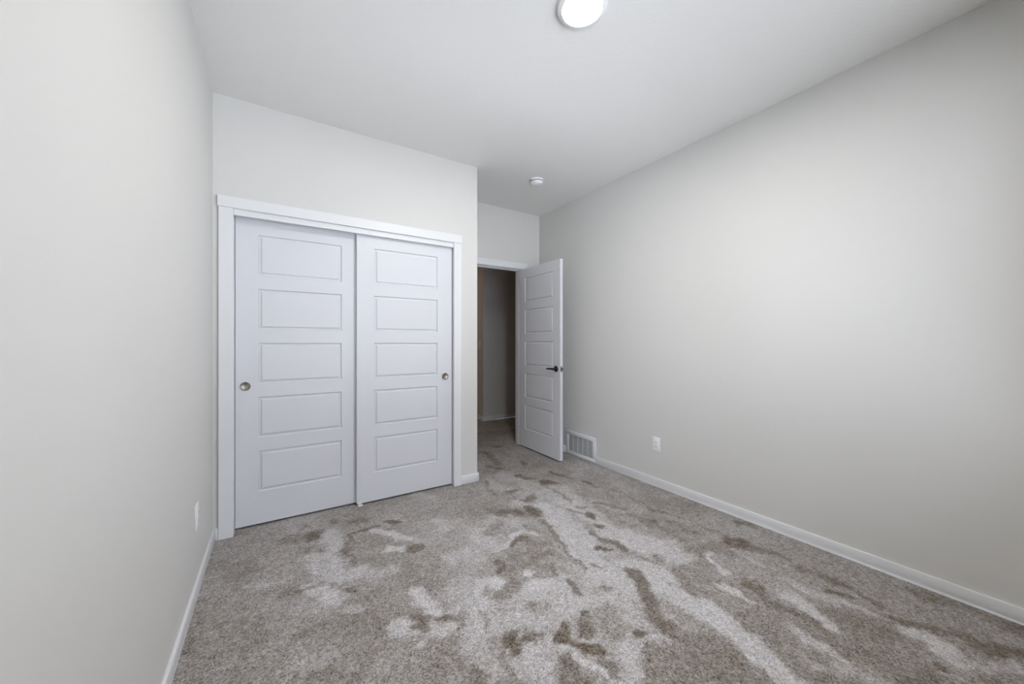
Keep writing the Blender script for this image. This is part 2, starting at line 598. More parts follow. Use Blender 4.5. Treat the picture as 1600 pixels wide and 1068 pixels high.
# hall side
box(bm, JX0 - 0.072, JX0 - 0.006, D2 + T, D2 + T + 0.016, 0, JZ + 0.006, 0.0015, 1)
box(bm, JX1 + 0.006, JX1 + 0.072, D2 + T, D2 + T + 0.016, 0, JZ + 0.006, 0.0015, 1)
box(bm, JX0 - 0.078, JX1 + 0.078, D2 + T, D2 + T + 0.021, JZ + 0.006, JZ + 0.074, 0.0015, 1)
tag(link('trim_6', bm, M_TRIM, smooth=True), 'flat white casing over the bedroom doorway', 'casing', 'structure')

# ---------------------------------------------------------------- room door, swung open
DW, DTH, DH0 = 0.728, 0.035, 2.038
d3 = empty('door_3', (2.418, 2.876, 0.016), 'white five-panel bedroom door standing open against the wall, black lever', 'door', 'structure')
# leaf built along +X then turned so that its front looks to -X and its free edge to the camera
pn = [(p[0], p[1], p[2] - 0.016, p[3] - 0.016) for p in panel_rows(0.112, DW - 0.106, 0.222, 1.948)]
bm = leaf_mesh(DW, DH0, DTH, pn)
bmesh.ops.transform(bm, matrix=Matrix(((0, 1, 0, 0), (1, 0, 0, 0), (0, 0, 1, 0), (0, 0, 0, 1))), verts=bm.verts[:])
link('door_leaf', bm, M_DOOR, d3)
fx, bx = 2.418, 2.418 + DTH
ly, lz = 2.938, 0.940
for sgn, xf in ((-1, fx), (1, bx)):
    bm = bmesh.new()
    lathe(bm, [(0.0315, 0.0), (0.0315, sgn * 0.005), (0.0290, sgn * 0.0085), (0.013, sgn * 0.0095), (0.0115, sgn * 0.012), (0.0105, sgn * 0.040)],
          (xf, ly, lz), 'x', 40, close_end=True)
    hnd = child('lever_handle', bm, M_BLACK, d3, True, 'matt black lever handle')
    bm = bmesh.new()
    xo = xf + sgn * 0.044
    sweep(bm, [(xo, ly - 0.013, lz), (xo, ly, lz), (xo, ly + 0.03, lz + 0.001), (xo, ly + 0.07, lz), (xo - sgn * 0.004, ly + 0.105, lz - 0.002), (xo - sgn * 0.010, ly + 0.118, lz - 0.003)],
          [(0.007, 0.010), (0.0095, 0.0115), (0.0075, 0.0105), (0.0065, 0.0095), (0.006, 0.0085), (0.0045, 0.0065)])
    child('lever', bm, M_BLACK, hnd, True)
bm = bmesh.new()
box(bm, fx + 0.006, bx - 0.006, 2.876 - 0.0012, 2.876 + 0.001, lz - 0.028, lz + 0.028)
lt = child('latch_plate', bm, M_NICKEL, d3, False, 'small metal latch plate on the door edge')
bm = bmesh.new()
box(bm, fx + 0.010, bx - 0.010, 2.876 - 0.012, 2.876 - 0.001, lz - 0.010, lz + 0.008, 0.002, 1)
child('latch_bolt', bm, M_BLACK, lt)
for hz in (0.24, 1.03, 1.82):
    bm = bmesh.new()
    lathe(bm, [(0.0065, -0.045), (0.0065, 0.045)], (bx + 0.001, 3.606, hz), 'z', 16, True, True)
    box(bm, fx + 0.006, bx, 3.6035, 3.6055, hz - 0.044, hz + 0.044)
    child('hinge', bm, M_BLACK, d3, True, 'black hinge')

# ---------------------------------------------------------------- wall grille at the floor
rg = empty('wall_grille', (XR, 2.882, 0.0), 'white slatted metal air grille low on the wall, beside the open door', 'air grille')
gy0, gy1, gz0, gz1 = 2.664, 3.100, 0.004, 0.252
bm = bmesh.new()
fw_, gt = 0.036, 0.016
box(bm, XR - gt, XR, gy0, gy1, gz1 - fw_, gz1, 0.003, 2)
box(bm, XR - gt, XR, gy0, gy1, gz0, gz0 + fw_, 0.003, 2)
box(bm, XR - gt, XR, gy0, gy0 + fw_, gz0 + fw_ - 0.003, gz1 - fw_ + 0.003, 0.003, 2)
box(bm, XR - gt, XR, gy1 - fw_, gy1, gz0 + fw_ - 0.003, gz1 - fw_ + 0.003, 0.003, 2)
child('frame', bm, M_GRILLE, rg)
bm = bmesh.new()
box(bm, XR - 0.003, XR - 0.001, gy0 + fw_, gy1 - fw_, gz0 + fw_, gz1 - fw_)
child('backing', bm, M_DARK, rg, False, 'dark opening behind the slats')
bm = bmesh.new()
nsl = 22
for i in range(nsl):
    z = gz0 + fw_ + 0.004 + (gz1 - gz0 - 2 * fw_ - 0.008) * i / (nsl - 1)
    # tilted slats
    vs = []
    for y in (gy0 + fw_ - 0.001, gy1 - fw_ + 0.001):
        for dx, dz in ((0.0125, 0.0006), (0.0122, -0.0010), (0.0065, 0.0006), (0.0068, 0.0022)):
            vs.append(bm.verts.new((XR - dx, y, z + dz)))
    for k in range(4):
        bm.faces.new((vs[k], vs[(k + 1) % 4], vs[4 + (k + 1) % 4], vs[4 + k]))
    bm.faces.new(vs[:4])
    bm.faces.new(vs[4:][::-1])
child('slats', bm, M_GRILLE, rg, False)
bm = bmesh.new()
for i in range(1, 5):
    y = gy0 + fw_ + (gy1 - gy0 - 2 * fw_) * i / 5
    box(bm, XR - 0.0128, XR - 0.006, y - 0.0014, y + 0.0014, gz0 + fw_ - 0.002, gz1 - fw_ + 0.002)
child('ribs', bm, M_GRILLE, rg, False)
for sy in (gy0 + fw_ / 2, gy1 - fw_ / 2):
    bm = bmesh.new()
    lathe(bm, [(0.0045, 0.0), (0.0042, -0.0015), (0.002, -0.0022)], (XR - gt, sy, (gz0 + gz1) / 2), 'x', 14, close_end=True)
    child('screw', bm, M_GRILLE, rg)


# ---------------------------------------------------------------- outlets and switch
def wall_plate(name, loc, nx, label, cat, kind):
    """plate on a wall whose face is at loc; nx=+1 looks to +X, -1 to -X"""
    x, y, z = loc
    t_ = empty(name, (x, y, z), label, cat)
    bm = bmesh.new()
    xa, xb = sorted((x, x + nx * 0.0055))
    box(bm, xa, xb, y - 0.036, y + 0.036, z - 0.0585, z + 0.0585, 0.0022, 2)
    child('cover_plate', bm, M_PLASTIC, t_)
    bm = bmesh.new()
    xa, xb = sorted((x + nx * 0.004, x + nx * 0.0085))
    box(bm, xa, xb, y - 0.0168, y + 0.0168, z - 0.0335, z + 0.0335, 0.0015, 2)
    f = child('receptacle' if kind == 'outlet' else 'rocker', bm, M_PLASTIC, t_)
    if kind == 'outlet':
        for zc in (-0.017, 0.017):
            for dy in (-0.0063, 0.0063):
                bm = bmesh.new()
                xa, xb = sorted((x + nx * 0.0082, x + nx * 0.0088))
                box(bm, xa, xb, y + dy - 0.001, y + dy + 0.001, z + zc - 0.002, z + zc + 0.006)
                child('slot', bm, M_DARK, f, False)
            bm = bmesh.new()
            lathe(bm, [(0.0022, nx * 0.0082), (0.0022, nx * 0.0088)], (x, y, z + zc - 0.0075), 'x', 12, close_end=True)
            child('slot', bm, M_DARK, f, False)
    for zc in (-0.0485, 0.0485):
        bm = bmesh.new()
        lathe(bm, [(0.003, nx * 0.005), (0.0027, nx * 0.0066), (0.0012, nx * 0.0069)], (x, y, z + zc), 'x', 12, close_end=True)
        child('screw', bm, M_PLASTIC, t_)
    return t_


wall_plate('wall_outlet', (XL, 2.336, 0.370), 1, 'white outlet seen edge-on, low on the wall beside the closet', 'outlet', 'outlet')
wall_plate('wall_outlet', (XR, 1.968, 0.355), -1, 'small white outlet low on the long wall past the grille', 'outlet', 'outlet')
wall_plate('light_switch', (2.700, 5.150, 1.175), -1, 'small white light switch on the dim hallway wall, through the doorway', 'light switch', 'switch')

# ---------------------------------------------------------------- ceiling lamp
LX, LY = 1.174, 1.241
cl = empty('ceiling_light', (LX, LY, H), 'round lit white flush lamp on the bedroom ceiling', 'ceiling lamp')
bm = bmesh.new()
lathe(bm, [(0.112, 0.0), (0.112, -0.012), (0.110, -0.017), (0.103, -0.0210), (0.0935, -0.0220), (0.0928, -0.0205)], (LX, LY, H), 'z', 96)
child('rim', bm, M_PLASTIC, cl)
bm = bmesh.new()
lathe(bm, [(0.0932, -0.0205), (0.0928, -0.0224), (0.0908, -0.0224), (0.0904, -0.0205)], (LX, LY, H), 'z', 96)
child('gasket', bm, M_DARK, cl, True, 'thin dark seam round the diffuser')
bm = bmesh.new()
lathe(bm, [(0.0910, -0.0212), (0.070, -0.0214), (0.035, -0.0216), (0.001, -0.0216)], (LX, LY, H), 'z', 96, close_end=True)
child('diffuser', bm, M_LAMP, cl, True, 'glowing white diffuser')

# added warm fill lamp, out of sight round the door frame, brightens the dark hallway
M_HALL_FILL, t, b = new_mat('hall_fill_diffuser')
b.inputs['Base Color'].default_value = (0.9, 0.85, 0.78, 1)
b.inputs['Emission Color'].default_value = (1.0, 0.62, 0.38, 1)
b.inputs['Emission Strength'].default_value = HALL_FILL_STRENGTH
HX, HLY = 1.55, 5.55
hl = empty('ceiling_light', (HX, HLY, H), 'added warm fill lamp on the hallway ceiling, out of view', 'ceiling lamp')
bm = bmesh.new()
lathe(bm, [(0.116, 0.0), (0.116, -0.016), (0.113, -0.0205), (0.108, -0.0215), (0.0965, -0.0195), (0.0945, -0.014)], (HX, HLY, H), 'z', 64)
child('rim', bm, M_PLASTIC, hl)
bm = bmesh.new()
lathe(bm, [(0.0940, -0.0150), (0.088, -0.0185), (0.070, -0.0205), (0.035, -0.0215), (0.001, -0.0218)], (HX, HLY, H), 'z', 64, close_end=True)
child('diffuser', bm, M_HALL_FILL, hl, True, 'glowing face of the added fill lamp')

# ---------------------------------------------------------------- smoke alarm
SX, SY = 2.080, 2.815
sd = empty('smoke_detector', (SX, SY, H), 'small round white smoke alarm on the ceiling before the doorway', 'smoke alarm')
bm = bmesh.new()
lathe(bm, [(0.064, 0.0), (0.064, -0.010), (0.061, -0.0135), (0.052, -0.014)], (SX, SY, H), 'z', 56)
child('base', bm, M_PLASTIC, sd)
bm = bmesh.new()
lathe(bm, [(0.046, -0.0135), (0.046, -0.0215)], (SX, SY, H), 'z', 56)
child('vent_ring', bm, M_DARK, sd, True, 'dark vent gap round the alarm')
bm = bmesh.new()
lathe(bm, [(0.046, -0.0205), (0.058, -0.0210), (0.0575, -0.0270), (0.050, -0.0380), (0.040, -0.0430), (0.020, -0.0460), (0.001, -0.0465)], (SX, SY, H), 'z', 56, close_end=True)
cv = child('cover', bm, M_PLASTIC, sd)
bm = bmesh.new()
lathe(bm, [(0.009, -0.0440), (0.009, -0.0475), (0.0075, -0.0485), (0.001, -0.0485)], (SX - 0.012, SY - 0.012, H), 'z', 20, close_end=True)
child('test_button', bm, M_PLASTIC, cv)

# ---------------------------------------------------------------- carpeted floor
#PILE-BEGIN
# brushed patches, footprints and vacuum tracks: (tone, radius, feather, path on the floor in metres)
STROKES = [
    (0.62, 0.237, 0.225, [(1.47, 1.361), (1.158, 0.97)]),
    (0.42, 0.245, 0.186, [(-0.163, 2.085), (-0.075, 1.723)]),
    (0.5, 0.153, 0.116, [(-0.018, 2.434), (0.056, 1.81)]),
    (0.44, 0.195, 0.111, [(2.554, 0.884), (2.473, 0.535), (2.381, 0.279)]),
    (0.85, 0.072, 0.034, [(1.675, 2.218), (1.581, 1.86), (1.508, 1.632), (1.46, 1.456), (1.537, 1.307), (1.577, 1.17)]),
    (0.8, 0.073, 0.035, [(1.863, 2.059), (1.834, 1.793), (1.849, 1.572), (1.956, 1.396), (1.942, 1.258)]),
    (0.85, 0.054, 0.025, [(1.684, 1.264), (1.637, 1.071), (1.643, 0.883), (1.603, 0.742), (1.566, 0.655)]),
    (0.85, 0.05, 0.024, [(1.689, 0.972), (1.656, 0.847), (1.602, 0.719), (1.556, 0.611), (1.561, 0.552)]),
    (0.78, 0.07, 0.033, [(1.41, 1.36), (1.464, 1.251), (1.523, 1.213)]),
    (0.74, 0.059, 0.034, [(1.237, 1.471), (1.207, 1.346), (1.252, 1.284)]),
    (0.72, 0.055, 0.037, [(1.348, 1.223), (1.328, 1.112)]),
    (0.78, 0.034, 0.02, [(1.207, 1.031), (1.122, 0.94), (1.038, 0.887)]),
    (0.7, 0.052, 0.04, [(0.728, 1.192), (0.812, 1.128), (0.842, 1.069)]),
    (0.7, 0.049, 0.038, [(0.668, 1.453), (0.712, 1.372), (0.675, 1.301)]),
    (0.75, 0.027, 0.015, [(0.852, 1.54), (0.832, 1.43), (0.775, 1.332)]),
    (0.9, 0.04, 0.019, [(0.875, 1.665), (0.951, 1.654), (0.953, 1.578)]),
    (0.85, 0.028, 0.014, [(0.839, 1.616), (0.819, 1.498)]),
    (0.95, 0.038, 0.014, [(1.112, 1.58)]),
    (0.88, 0.04, 0.019, [(1.079, 1.498), (1.172, 1.456)]),
    (0.85, 0.025, 0.01, [(1.098, 1.852), (1.226, 1.946), (1.356, 1.949), (1.419, 1.873)]),
    (0.85, 0.029, 0.014, [(0.673, 1.561)]),
    (0.72, 0.068, 0.052, [(0.849, 1.929), (0.952, 1.91)]),
    (0.7, 0.058, 0.044, [(0.76, 1.702), (0.745, 1.577)]),
    (0.66, 0.068, 0.051, [(1.261, 2.194), (1.345, 2.074)]),
    (0.72, 0.069, 0.046, [(1.537, 2.314), (1.737, 2.358)]),
    (0.65, 0.046, 0.031, [(1.569, 2.847), (1.577, 2.659), (1.654, 2.537)]),
    (0.62, 0.078, 0.059, [(1.775, 2.886), (1.811, 2.535)]),
    (0.7, 0.046, 0.026, [(1.978, 2.378), (1.982, 2.19), (1.913, 1.988)]),
    (0.66, 0.043, 0.029, [(2.059, 2.013), (2.082, 1.805)]),
    (0.8, 0.097, 0.046, [(1.65, 2.05), (1.596, 1.819), (1.541, 1.581)]),
    (0.8, 0.084, 0.04, [(1.808, 1.624), (1.832, 1.445), (1.859, 1.329)]),
    (0.78, 0.064, 0.037, [(1.418, 1.455), (1.549, 1.35), (1.668, 1.316)]),
    (0.75, 0.056, 0.032, [(1.23, 1.401), (1.17, 1.305), (1.073, 1.276)]),
    (0.74, 0.052, 0.03, [(0.942, 1.451), (1.044, 1.45), (1.126, 1.398)]),
    (0.74, 0.052, 0.035, [(0.879, 1.371), (0.969, 1.286)]),
    (0.76, 0.046, 0.026, [(0.857, 1.163), (0.921, 1.144), (0.842, 1.069)]),
    (0.76, 0.035, 0.02, [(0.781, 1.586), (0.711, 1.425), (0.691, 1.314)]),
    (0.76, 0.068, 0.039, [(1.878, 2.096), (1.848, 2.199)]),
    (0.72, 0.074, 0.042, [(1.116, 2.068), (1.08, 1.952)]),
    (0.66, 0.08, 0.053, [(1.713, 2.452), (1.846, 2.367), (2.033, 2.343)]),
    (0.85, 0.027, 0.013, [(1.867, 0.984), (1.862, 0.862)]),
    (0.85, 0.036, 0.017, [(2.075, 0.774), (2.035, 0.66), (2.007, 0.582)]),
    (0.7, 0.019, 0.013, [(2.189, 0.842), (2.197, 0.712), (2.222, 0.615), (2.215, 0.531)]),
    (0.9, 0.04, 0.019, [(2.216, 0.391), (2.253, 0.325), (2.184, 0.28)]),
    (0.72, 0.023, 0.015, [(2.211, 0.273), (2.239, 0.214), (2.314, 0.166)]),
    (0.9, 0.02, 0.01, [(2.096, 1.177), (2.052, 1.114), (2.004, 1.035)]),
    (0.75, 0.01, 0.01, [(2.227, 1.105), (2.24, 1.016), (2.222, 0.919)]),
    (0.75, 0.028, 0.016, [(1.841, 0.577), (1.831, 0.507)]),
    (0.72, 0.025, 0.014, [(1.858, 0.664), (1.818, 0.616)]),
    (0.65, 0.021, 0.014, [(2.287, 0.47), (2.309, 0.401)]),
    (0.62, 0.036, 0.027, [(1.753, 0.485), (1.808, 0.412)]),
    (0.6, 0.023, 0.017, [(1.722, 0.609), (1.708, 0.554)]),
    (0.08, 0.058, 0.028, [(2.338, 1.161), (2.367, 1.129)]),
    (0.2, 0.025, 0.014, [(2.354, 1.111), (2.397, 1.033), (2.431, 0.916)]),
    (0.25, 0.033, 0.022, [(2.379, 0.85), (2.408, 0.78)]),
    (0.28, 0.025, 0.017, [(2.375, 1.367), (2.396, 1.263)]),
    (0.3, 0.042, 0.028, [(2.235, 1.213), (2.189, 1.142)]),
    (0.15, 0.033, 0.016, [(2.026, 0.928), (1.986, 0.83)]),
    (0.18, 0.028, 0.013, [(1.948, 0.806), (1.952, 0.728), (1.977, 0.655), (1.958, 0.587)]),
    (0.25, 0.061, 0.035, [(2.102, 0.575), (2.107, 0.517), (2.135, 0.474)]),
    (0.25, 0.038, 0.025, [(1.915, 0.53), (1.918, 0.483)]),
    (0.2, 0.029, 0.017, [(2.378, 0.613), (2.368, 0.553), (2.333, 0.499)]),
    (0.1, 0.026, 0.012, [(2.272, 0.681), (2.294, 0.65)]),
    (0.2, 0.036, 0.021, [(2.381, 0.738), (2.387, 0.66)]),
    (0.15, 0.024, 0.014, [(2.262, 0.458), (2.336, 0.371), (2.379, 0.305), (2.364, 0.231)]),
    (0.12, 0.034, 0.019, [(2.37, 0.227), (2.436, 0.151)]),
    (0.15, 0.06, 0.04, [(2.632, 0.168), (2.624, 0.148)]),
    (0.2, 0.063, 0.03, [(1.452, 0.804), (1.443, 0.724), (1.395, 0.659)]),
    (0.22, 0.043, 0.025, [(1.928, 0.345), (2.006, 0.304)]),
    (0.18, 0.019, 0.01, [(2.074, 0.275)]),
    (0.25, 0.035, 0.02, [(2.171, 0.208)]),
    (0.3, 0.029, 0.019, [(1.697, 0.793), (1.702, 0.726), (1.704, 0.642), (1.641, 0.587)]),
    (0.25, 0.02, 0.013, [(1.748, 0.592), (1.744, 0.541)]),
    (0.3, 0.046, 0.031, [(1.996, 0.455), (1.923, 0.416)]),
    (0.25, 0.033, 0.022, [(2.594, 0.425), (2.657, 0.353), (2.667, 0.255)]),
    (0.2, 0.032, 0.018, [(2.616, 1.26), (2.666, 1.197)]),
    (0.12, 0.058, 0.028, [(1.323, 2.288), (1.374, 2.263)]),
    (0.13, 0.041, 0.019, [(1.438, 2.204), (1.462, 2.188)]),
    (0.08, 0.045, 0.021, [(1.568, 2.215), (1.552, 2.095)]),
    (0.25, 0.022, 0.012, [(1.528, 2.006), (1.526, 1.895), (1.481, 1.791)]),
    (0.3, 0.028, 0.016, [(1.395, 2.004)]),
    (0.3, 0.013, 0.01, [(1.477, 1.766), (1.435, 1.601), (1.398, 1.511)]),
    (0.15, 0.025, 0.012, [(1.169, 1.849), (1.247, 1.877), (1.306, 1.856), (1.321, 1.793)]),
    (0.3, 0.035, 0.023, [(1.317, 1.788), (1.384, 1.758)]),
    (0.35, 0.052, 0.034, [(1.184, 1.761), (1.242, 1.724)]),
    (0.22, 0.032, 0.019, [(1.197, 1.661), (1.287, 1.671), (1.348, 1.656)]),
    (0.15, 0.029, 0.014, [(1.043, 1.76), (1.02, 1.71)]),
    (0.2, 0.019, 0.01, [(1.282, 1.563), (1.231, 1.485)]),
    (0.35, 0.01, 0.01, [(1.133, 1.538), (1.219, 1.482)]),
    (0.28, 0.026, 0.015, [(0.891, 1.54), (0.931, 1.523), (0.995, 1.552)]),
    (0.3, 0.02, 0.011, [(1.038, 1.638), (1.003, 1.546)]),
    (0.2, 0.018, 0.01, [(1.277, 1.407), (1.235, 1.328)]),
    (0.2, 0.009, 0.01, [(1.378, 1.513), (1.376, 1.441)]),
    (0.3, 0.016, 0.01, [(1.449, 1.456), (1.481, 1.415)]),
    (0.35, 0.016, 0.01, [(1.361, 1.299), (1.364, 1.263)]),
    (0.22, 0.022, 0.013, [(1.797, 2.049), (1.815, 1.962)]),
    (0.08, 0.029, 0.014, [(1.846, 1.914), (1.86, 1.866)]),
    (0.12, 0.035, 0.017, [(1.805, 1.786), (1.825, 1.751)]),
    (0.2, 0.022, 0.01, [(1.693, 1.728), (1.7, 1.623), (1.739, 1.531), (1.697, 1.462)]),
    (0.06, 0.021, 0.01, [(1.617, 1.563), (1.632, 1.535)]),
    (0.25, 0.021, 0.012, [(1.88, 2.054), (1.931, 2.002)]),
    (0.3, 0.027, 0.018, [(1.84, 1.341), (1.813, 1.289)]),
    (0.3, 0.019, 0.013, [(1.765, 1.365), (1.754, 1.304)]),
    (0.12, 0.036, 0.017, [(2.122, 1.609), (2.161, 1.568)]),
    (0.28, 0.022, 0.013, [(2.078, 1.776), (2.112, 1.666), (2.12, 1.515), (2.117, 1.398)]),
    (0.3, 0.017, 0.01, [(2.117, 1.398), (2.062, 1.247), (2.024, 1.154)]),
    (0.2, 0.019, 0.01, [(2.222, 1.519), (2.246, 1.491)]),
    (0.22, 0.021, 0.01, [(2.225, 1.393), (2.243, 1.37)]),
    (0.3, 0.016, 0.01, [(2.284, 2.249), (2.348, 1.967), (2.311, 1.701), (2.345, 1.534), (2.384, 1.346), (2.391, 1.223)]),
    (0.2, 0.031, 0.018, [(2.3, 1.727), (2.32, 1.658)]),
    (0.12, 0.029, 0.014, [(2.262, 2.37), (2.287, 2.311)]),
    (0.3, 0.025, 0.017, [(2.055, 2.003), (2.104, 1.834)]),
    (0.3, 0.042, 0.028, [(2.053, 1.254), (2.192, 1.19)]),
    (0.08, 0.05, 0.024, [(2.351, 1.179), (2.369, 1.141)]),
    (0.14, 0.045, 0.019, [(1.582, 1.279), (1.527, 1.158), (1.485, 1.072)]),
    (0.16, 0.034, 0.016, [(1.485, 1.072), (1.428, 1.006), (1.391, 0.937)]),
    (0.3, 0.042, 0.024, [(1.761, 1.175), (1.718, 1.07)]),
    (0.32, 0.031, 0.018, [(1.871, 1.165), (1.864, 1.032)]),
    (0.05, 0.03, 0.011, [(1.042, 1.213), (0.989, 1.177)]),
    (0.07, 0.026, 0.01, [(0.986, 1.173), (1.031, 1.126), (1.067, 1.05)]),
    (0.18, 0.031, 0.015, [(1.172, 1.227), (1.116, 1.139)]),
    (0.42, 0.061, 0.041, [(1.253, 1.161), (1.215, 1.102)]),
    (0.22, 0.022, 0.011, [(1.033, 1.007), (1.033, 0.956)]),
    (0.07, 0.033, 0.014, [(0.821, 1.266), (0.816, 1.211)]),
    (0.15, 0.022, 0.011, [(0.848, 1.298)]),
    (0.18, 0.018, 0.01, [(0.868, 1.212), (0.906, 1.23)]),
    (0.06, 0.02, 0.01, [(1.29, 1.003), (1.292, 0.989)]),
    (0.92, 0.032, 0.014, [(1.3, 0.947), (1.306, 0.92)]),
    (0.88, 0.011, 0.01, [(0.987, 1.124), (1.001, 1.038), (1.002, 0.957)]),
    (0.2, 0.037, 0.018, [(0.943, 1.075), (0.907, 0.98)]),
    (0.27, 0.098, 0.056, [(1.289, 0.843), (1.388, 0.71)]),
    (0.27, 0.04, 0.023, [(1.224, 0.928), (1.117, 0.855)]),
    (0.3, 0.049, 0.028, [(1.414, 0.898), (1.431, 0.84)]),
    (0.2, 0.016, 0.01, [(0.641, 1.268), (0.593, 1.181)]),
    (0.3, 0.02, 0.013, [(0.753, 1.218), (0.72, 1.109)]),
    (0.25, 0.015, 0.01, [(0.66, 1.519), (0.645, 1.454)]),
    (0.3, 0.02, 0.013, [(1.005, 1.395), (1.032, 1.37)]),
    (0.35, 0.034, 0.023, [(1.137, 2.054), (1.281, 2.148)]),
    (0.25, 0.017, 0.01, [(1.269, 2.294), (1.369, 2.382)]),
    (0.12, 0.041, 0.02, [(2.143, 3.724), (2.208, 3.701)]),
    (0.3, 0.127, 0.084, [(2.357, 4.333), (2.724, 4.227)]),
    (0.18, 0.043, 0.021, [(1.939, 3.609), (1.942, 3.439)]),
    (0.2, 0.034, 0.019, [(1.892, 3.392), (1.891, 3.169)]),
    (0.13, 0.036, 0.017, [(1.771, 3.156), (1.818, 3.046)]),
    (0.3, 0.02, 0.011, [(2.083, 3.349), (2.152, 3.225)]),
    (0.15, 0.024, 0.011, [(2.132, 3.123), (2.089, 3.008)]),
    (0.1, 0.032, 0.015, [(1.882, 2.788), (1.863, 2.714)]),
    (0.15, 0.029, 0.014, [(1.877, 2.733), (1.959, 2.653)]),
    (0.04, 0.049, 0.019, [(1.974, 2.544), (2.017, 2.517)]),
    (0.1, 0.024, 0.011, [(2.197, 2.727), (2.173, 2.584)]),
    (0.2, 0.019, 0.011, [(2.166, 2.549), (2.232, 2.467)]),
    (0.22, 0.015, 0.01, [(1.579, 2.538), (1.692, 2.536)]),
    (0.3, 0.016, 0.01, [(1.554, 2.856), (1.466, 2.564)]),
    (0.2, 0.04, 0.023, [(1.628, 2.33), (1.708, 2.365)]),
    (0.35, 0.013, 0.01, [(1.95, 2.446), (1.917, 2.231), (1.896, 2.117)]),
    (0.07, 0.051, 0.022, [(0.198, 2.641), (0.264, 2.634)]),
    (0.12, 0.023, 0.011, [(0.169, 2.605), (0.195, 2.602)]),
    (0.2, 0.022, 0.012, [(0.186, 2.791)]),
    (0.2, 0.025, 0.014, [(0.169, 2.451)]),
    (0.25, 0.019, 0.011, [(0.231, 2.411), (0.251, 2.306)]),
    (0.2, 0.024, 0.014, [(0.326, 2.779), (0.353, 2.749)]),
    (0.22, 0.032, 0.018, [(0.451, 2.709), (0.484, 2.678)]),
    (0.1, 0.029, 0.014, [(0.66, 2.575), (0.697, 2.541)]),
    (0.1, 0.02, 0.01, [(0.416, 2.53), (0.468, 2.526)]),
    (0.1, 0.023, 0.011, [(0.489, 2.513), (0.563, 2.541)]),
    (0.2, 0.017, 0.01, [(0.407, 2.508), (0.386, 2.413)]),
    (0.15, 0.022, 0.01, [(0.347, 2.374), (0.363, 2.303)]),
    (0.25, 0.018, 0.011, [(0.36, 2.282), (0.372, 2.173)]),
    (0.38, 0.059, 0.04, [(0.465, 2.388), (0.536, 2.291)]),
    (0.12, 0.031, 0.015, [(0.668, 2.161), (0.707, 2.136)]),
    (0.28, 0.035, 0.023, [(0.062, 2.673), (0.133, 2.628)]),
    (0.25, 0.039, 0.022, [(0.065, 2.095), (0.131, 2.078)]),
    (0.15, 0.029, 0.014, [(0.304, 1.958), (0.322, 1.93)]),
    (0.3, 0.011, 0.01, [(-0.079, 2.162), (-0.032, 2.157), (0.008, 2.148)]),
    (0.35, 0.043, 0.028, [(0.364, 1.87), (0.434, 1.858)]),
    (0.3, 0.052, 0.034, [(0.277, 1.76), (0.36, 1.68)]),
    (0.15, 0.027, 0.013, [(0.514, 1.595), (0.541, 1.544)]),
    (0.15, 0.029, 0.014, [(0.609, 1.569), (0.639, 1.542)]),
    (0.3, 0.009, 0.01, [(0.259, 1.551), (0.317, 1.548), (0.347, 1.551)]),
    (0.12, 0.017, 0.01, [(-0.266, 1.921)]),
    (0.25, 0.009, 0.01, [(-0.268, 2.212), (-0.267, 2.017), (-0.258, 1.84)]),
    (0.35, 0.049, 0.037, [(-0.098, 1.934), (-0.053, 1.807)]),
    (0.35, 0.033, 0.025, [(0.098, 1.783), (0.155, 1.772)]),
    (0.35, 0.062, 0.047, [(-0.213, 2.495), (-0.137, 2.367)]),
    (0.3, 0.021, 0.014, [(-0.231, 2.945), (-0.187, 2.888)]),
    (0.3, 0.026, 0.017, [(0.142, 1.544), (0.227, 1.441)]),
    (0.62, 0.036, 0.021, [(0.045, 2.92), (0.107, 2.758)]),
    (0.78, 0.049, 0.028, [(0.298, 2.635), (0.295, 2.42)]),
    (0.8, 0.043, 0.021, [(0.256, 2.348), (0.288, 2.134)]),
    (0.75, 0.041, 0.023, [(0.167, 2.359), (0.203, 2.209)]),
    (0.78, 0.041, 0.023, [(0.223, 2.137), (0.29, 2.075), (0.376, 2.078)]),
    (0.85, 0.041, 0.02, [(0.195, 2.028), (0.238, 1.951), (0.248, 1.897)]),
    (0.75, 0.026, 0.015, [(0.15, 2.11)]),
    (0.85, 0.032, 0.015, [(0.54, 2.466), (0.615, 2.375), (0.708, 2.273)]),
    (0.88, 0.032, 0.015, [(0.575, 2.22), (0.618, 2.208)]),
    (0.68, 0.037, 0.025, [(0.416, 2.033), (0.56, 2.001)]),
    (0.6, 0.052, 0.035, [(0.989, 2.823), (1.05, 2.771)]),
    (0.85, 0.032, 0.015, [(0.568, 1.79), (0.585, 1.697), (0.607, 1.614)]),
    (0.82, 0.038, 0.021, [(0.44, 1.602), (0.476, 1.554)]),
    (0.78, 0.033, 0.019, [(0.55, 1.519), (0.606, 1.483)]),
    (0.75, 0.022, 0.013, [(0.494, 1.48)]),
    (0.68, 0.021, 0.014, [(0.286, 1.812), (0.331, 1.783)]),
    (0.6, 0.045, 0.034, [(0.091, 1.951), (0.164, 1.875)]),
    (0.66, 0.016, 0.01, [(-0.137, 2.238), (-0.057, 2.221), (0.051, 2.2)]),
    (0.6, 0.045, 0.034, [(0.088, 1.608), (0.166, 1.589)]),
    (0.68, 0.039, 0.026, [(0.92, 2.392), (0.956, 2.274)]),
    (0.15, 0.027, 0.013, [(0.513, 1.589), (0.538, 1.546)]),
]
#PILE-END


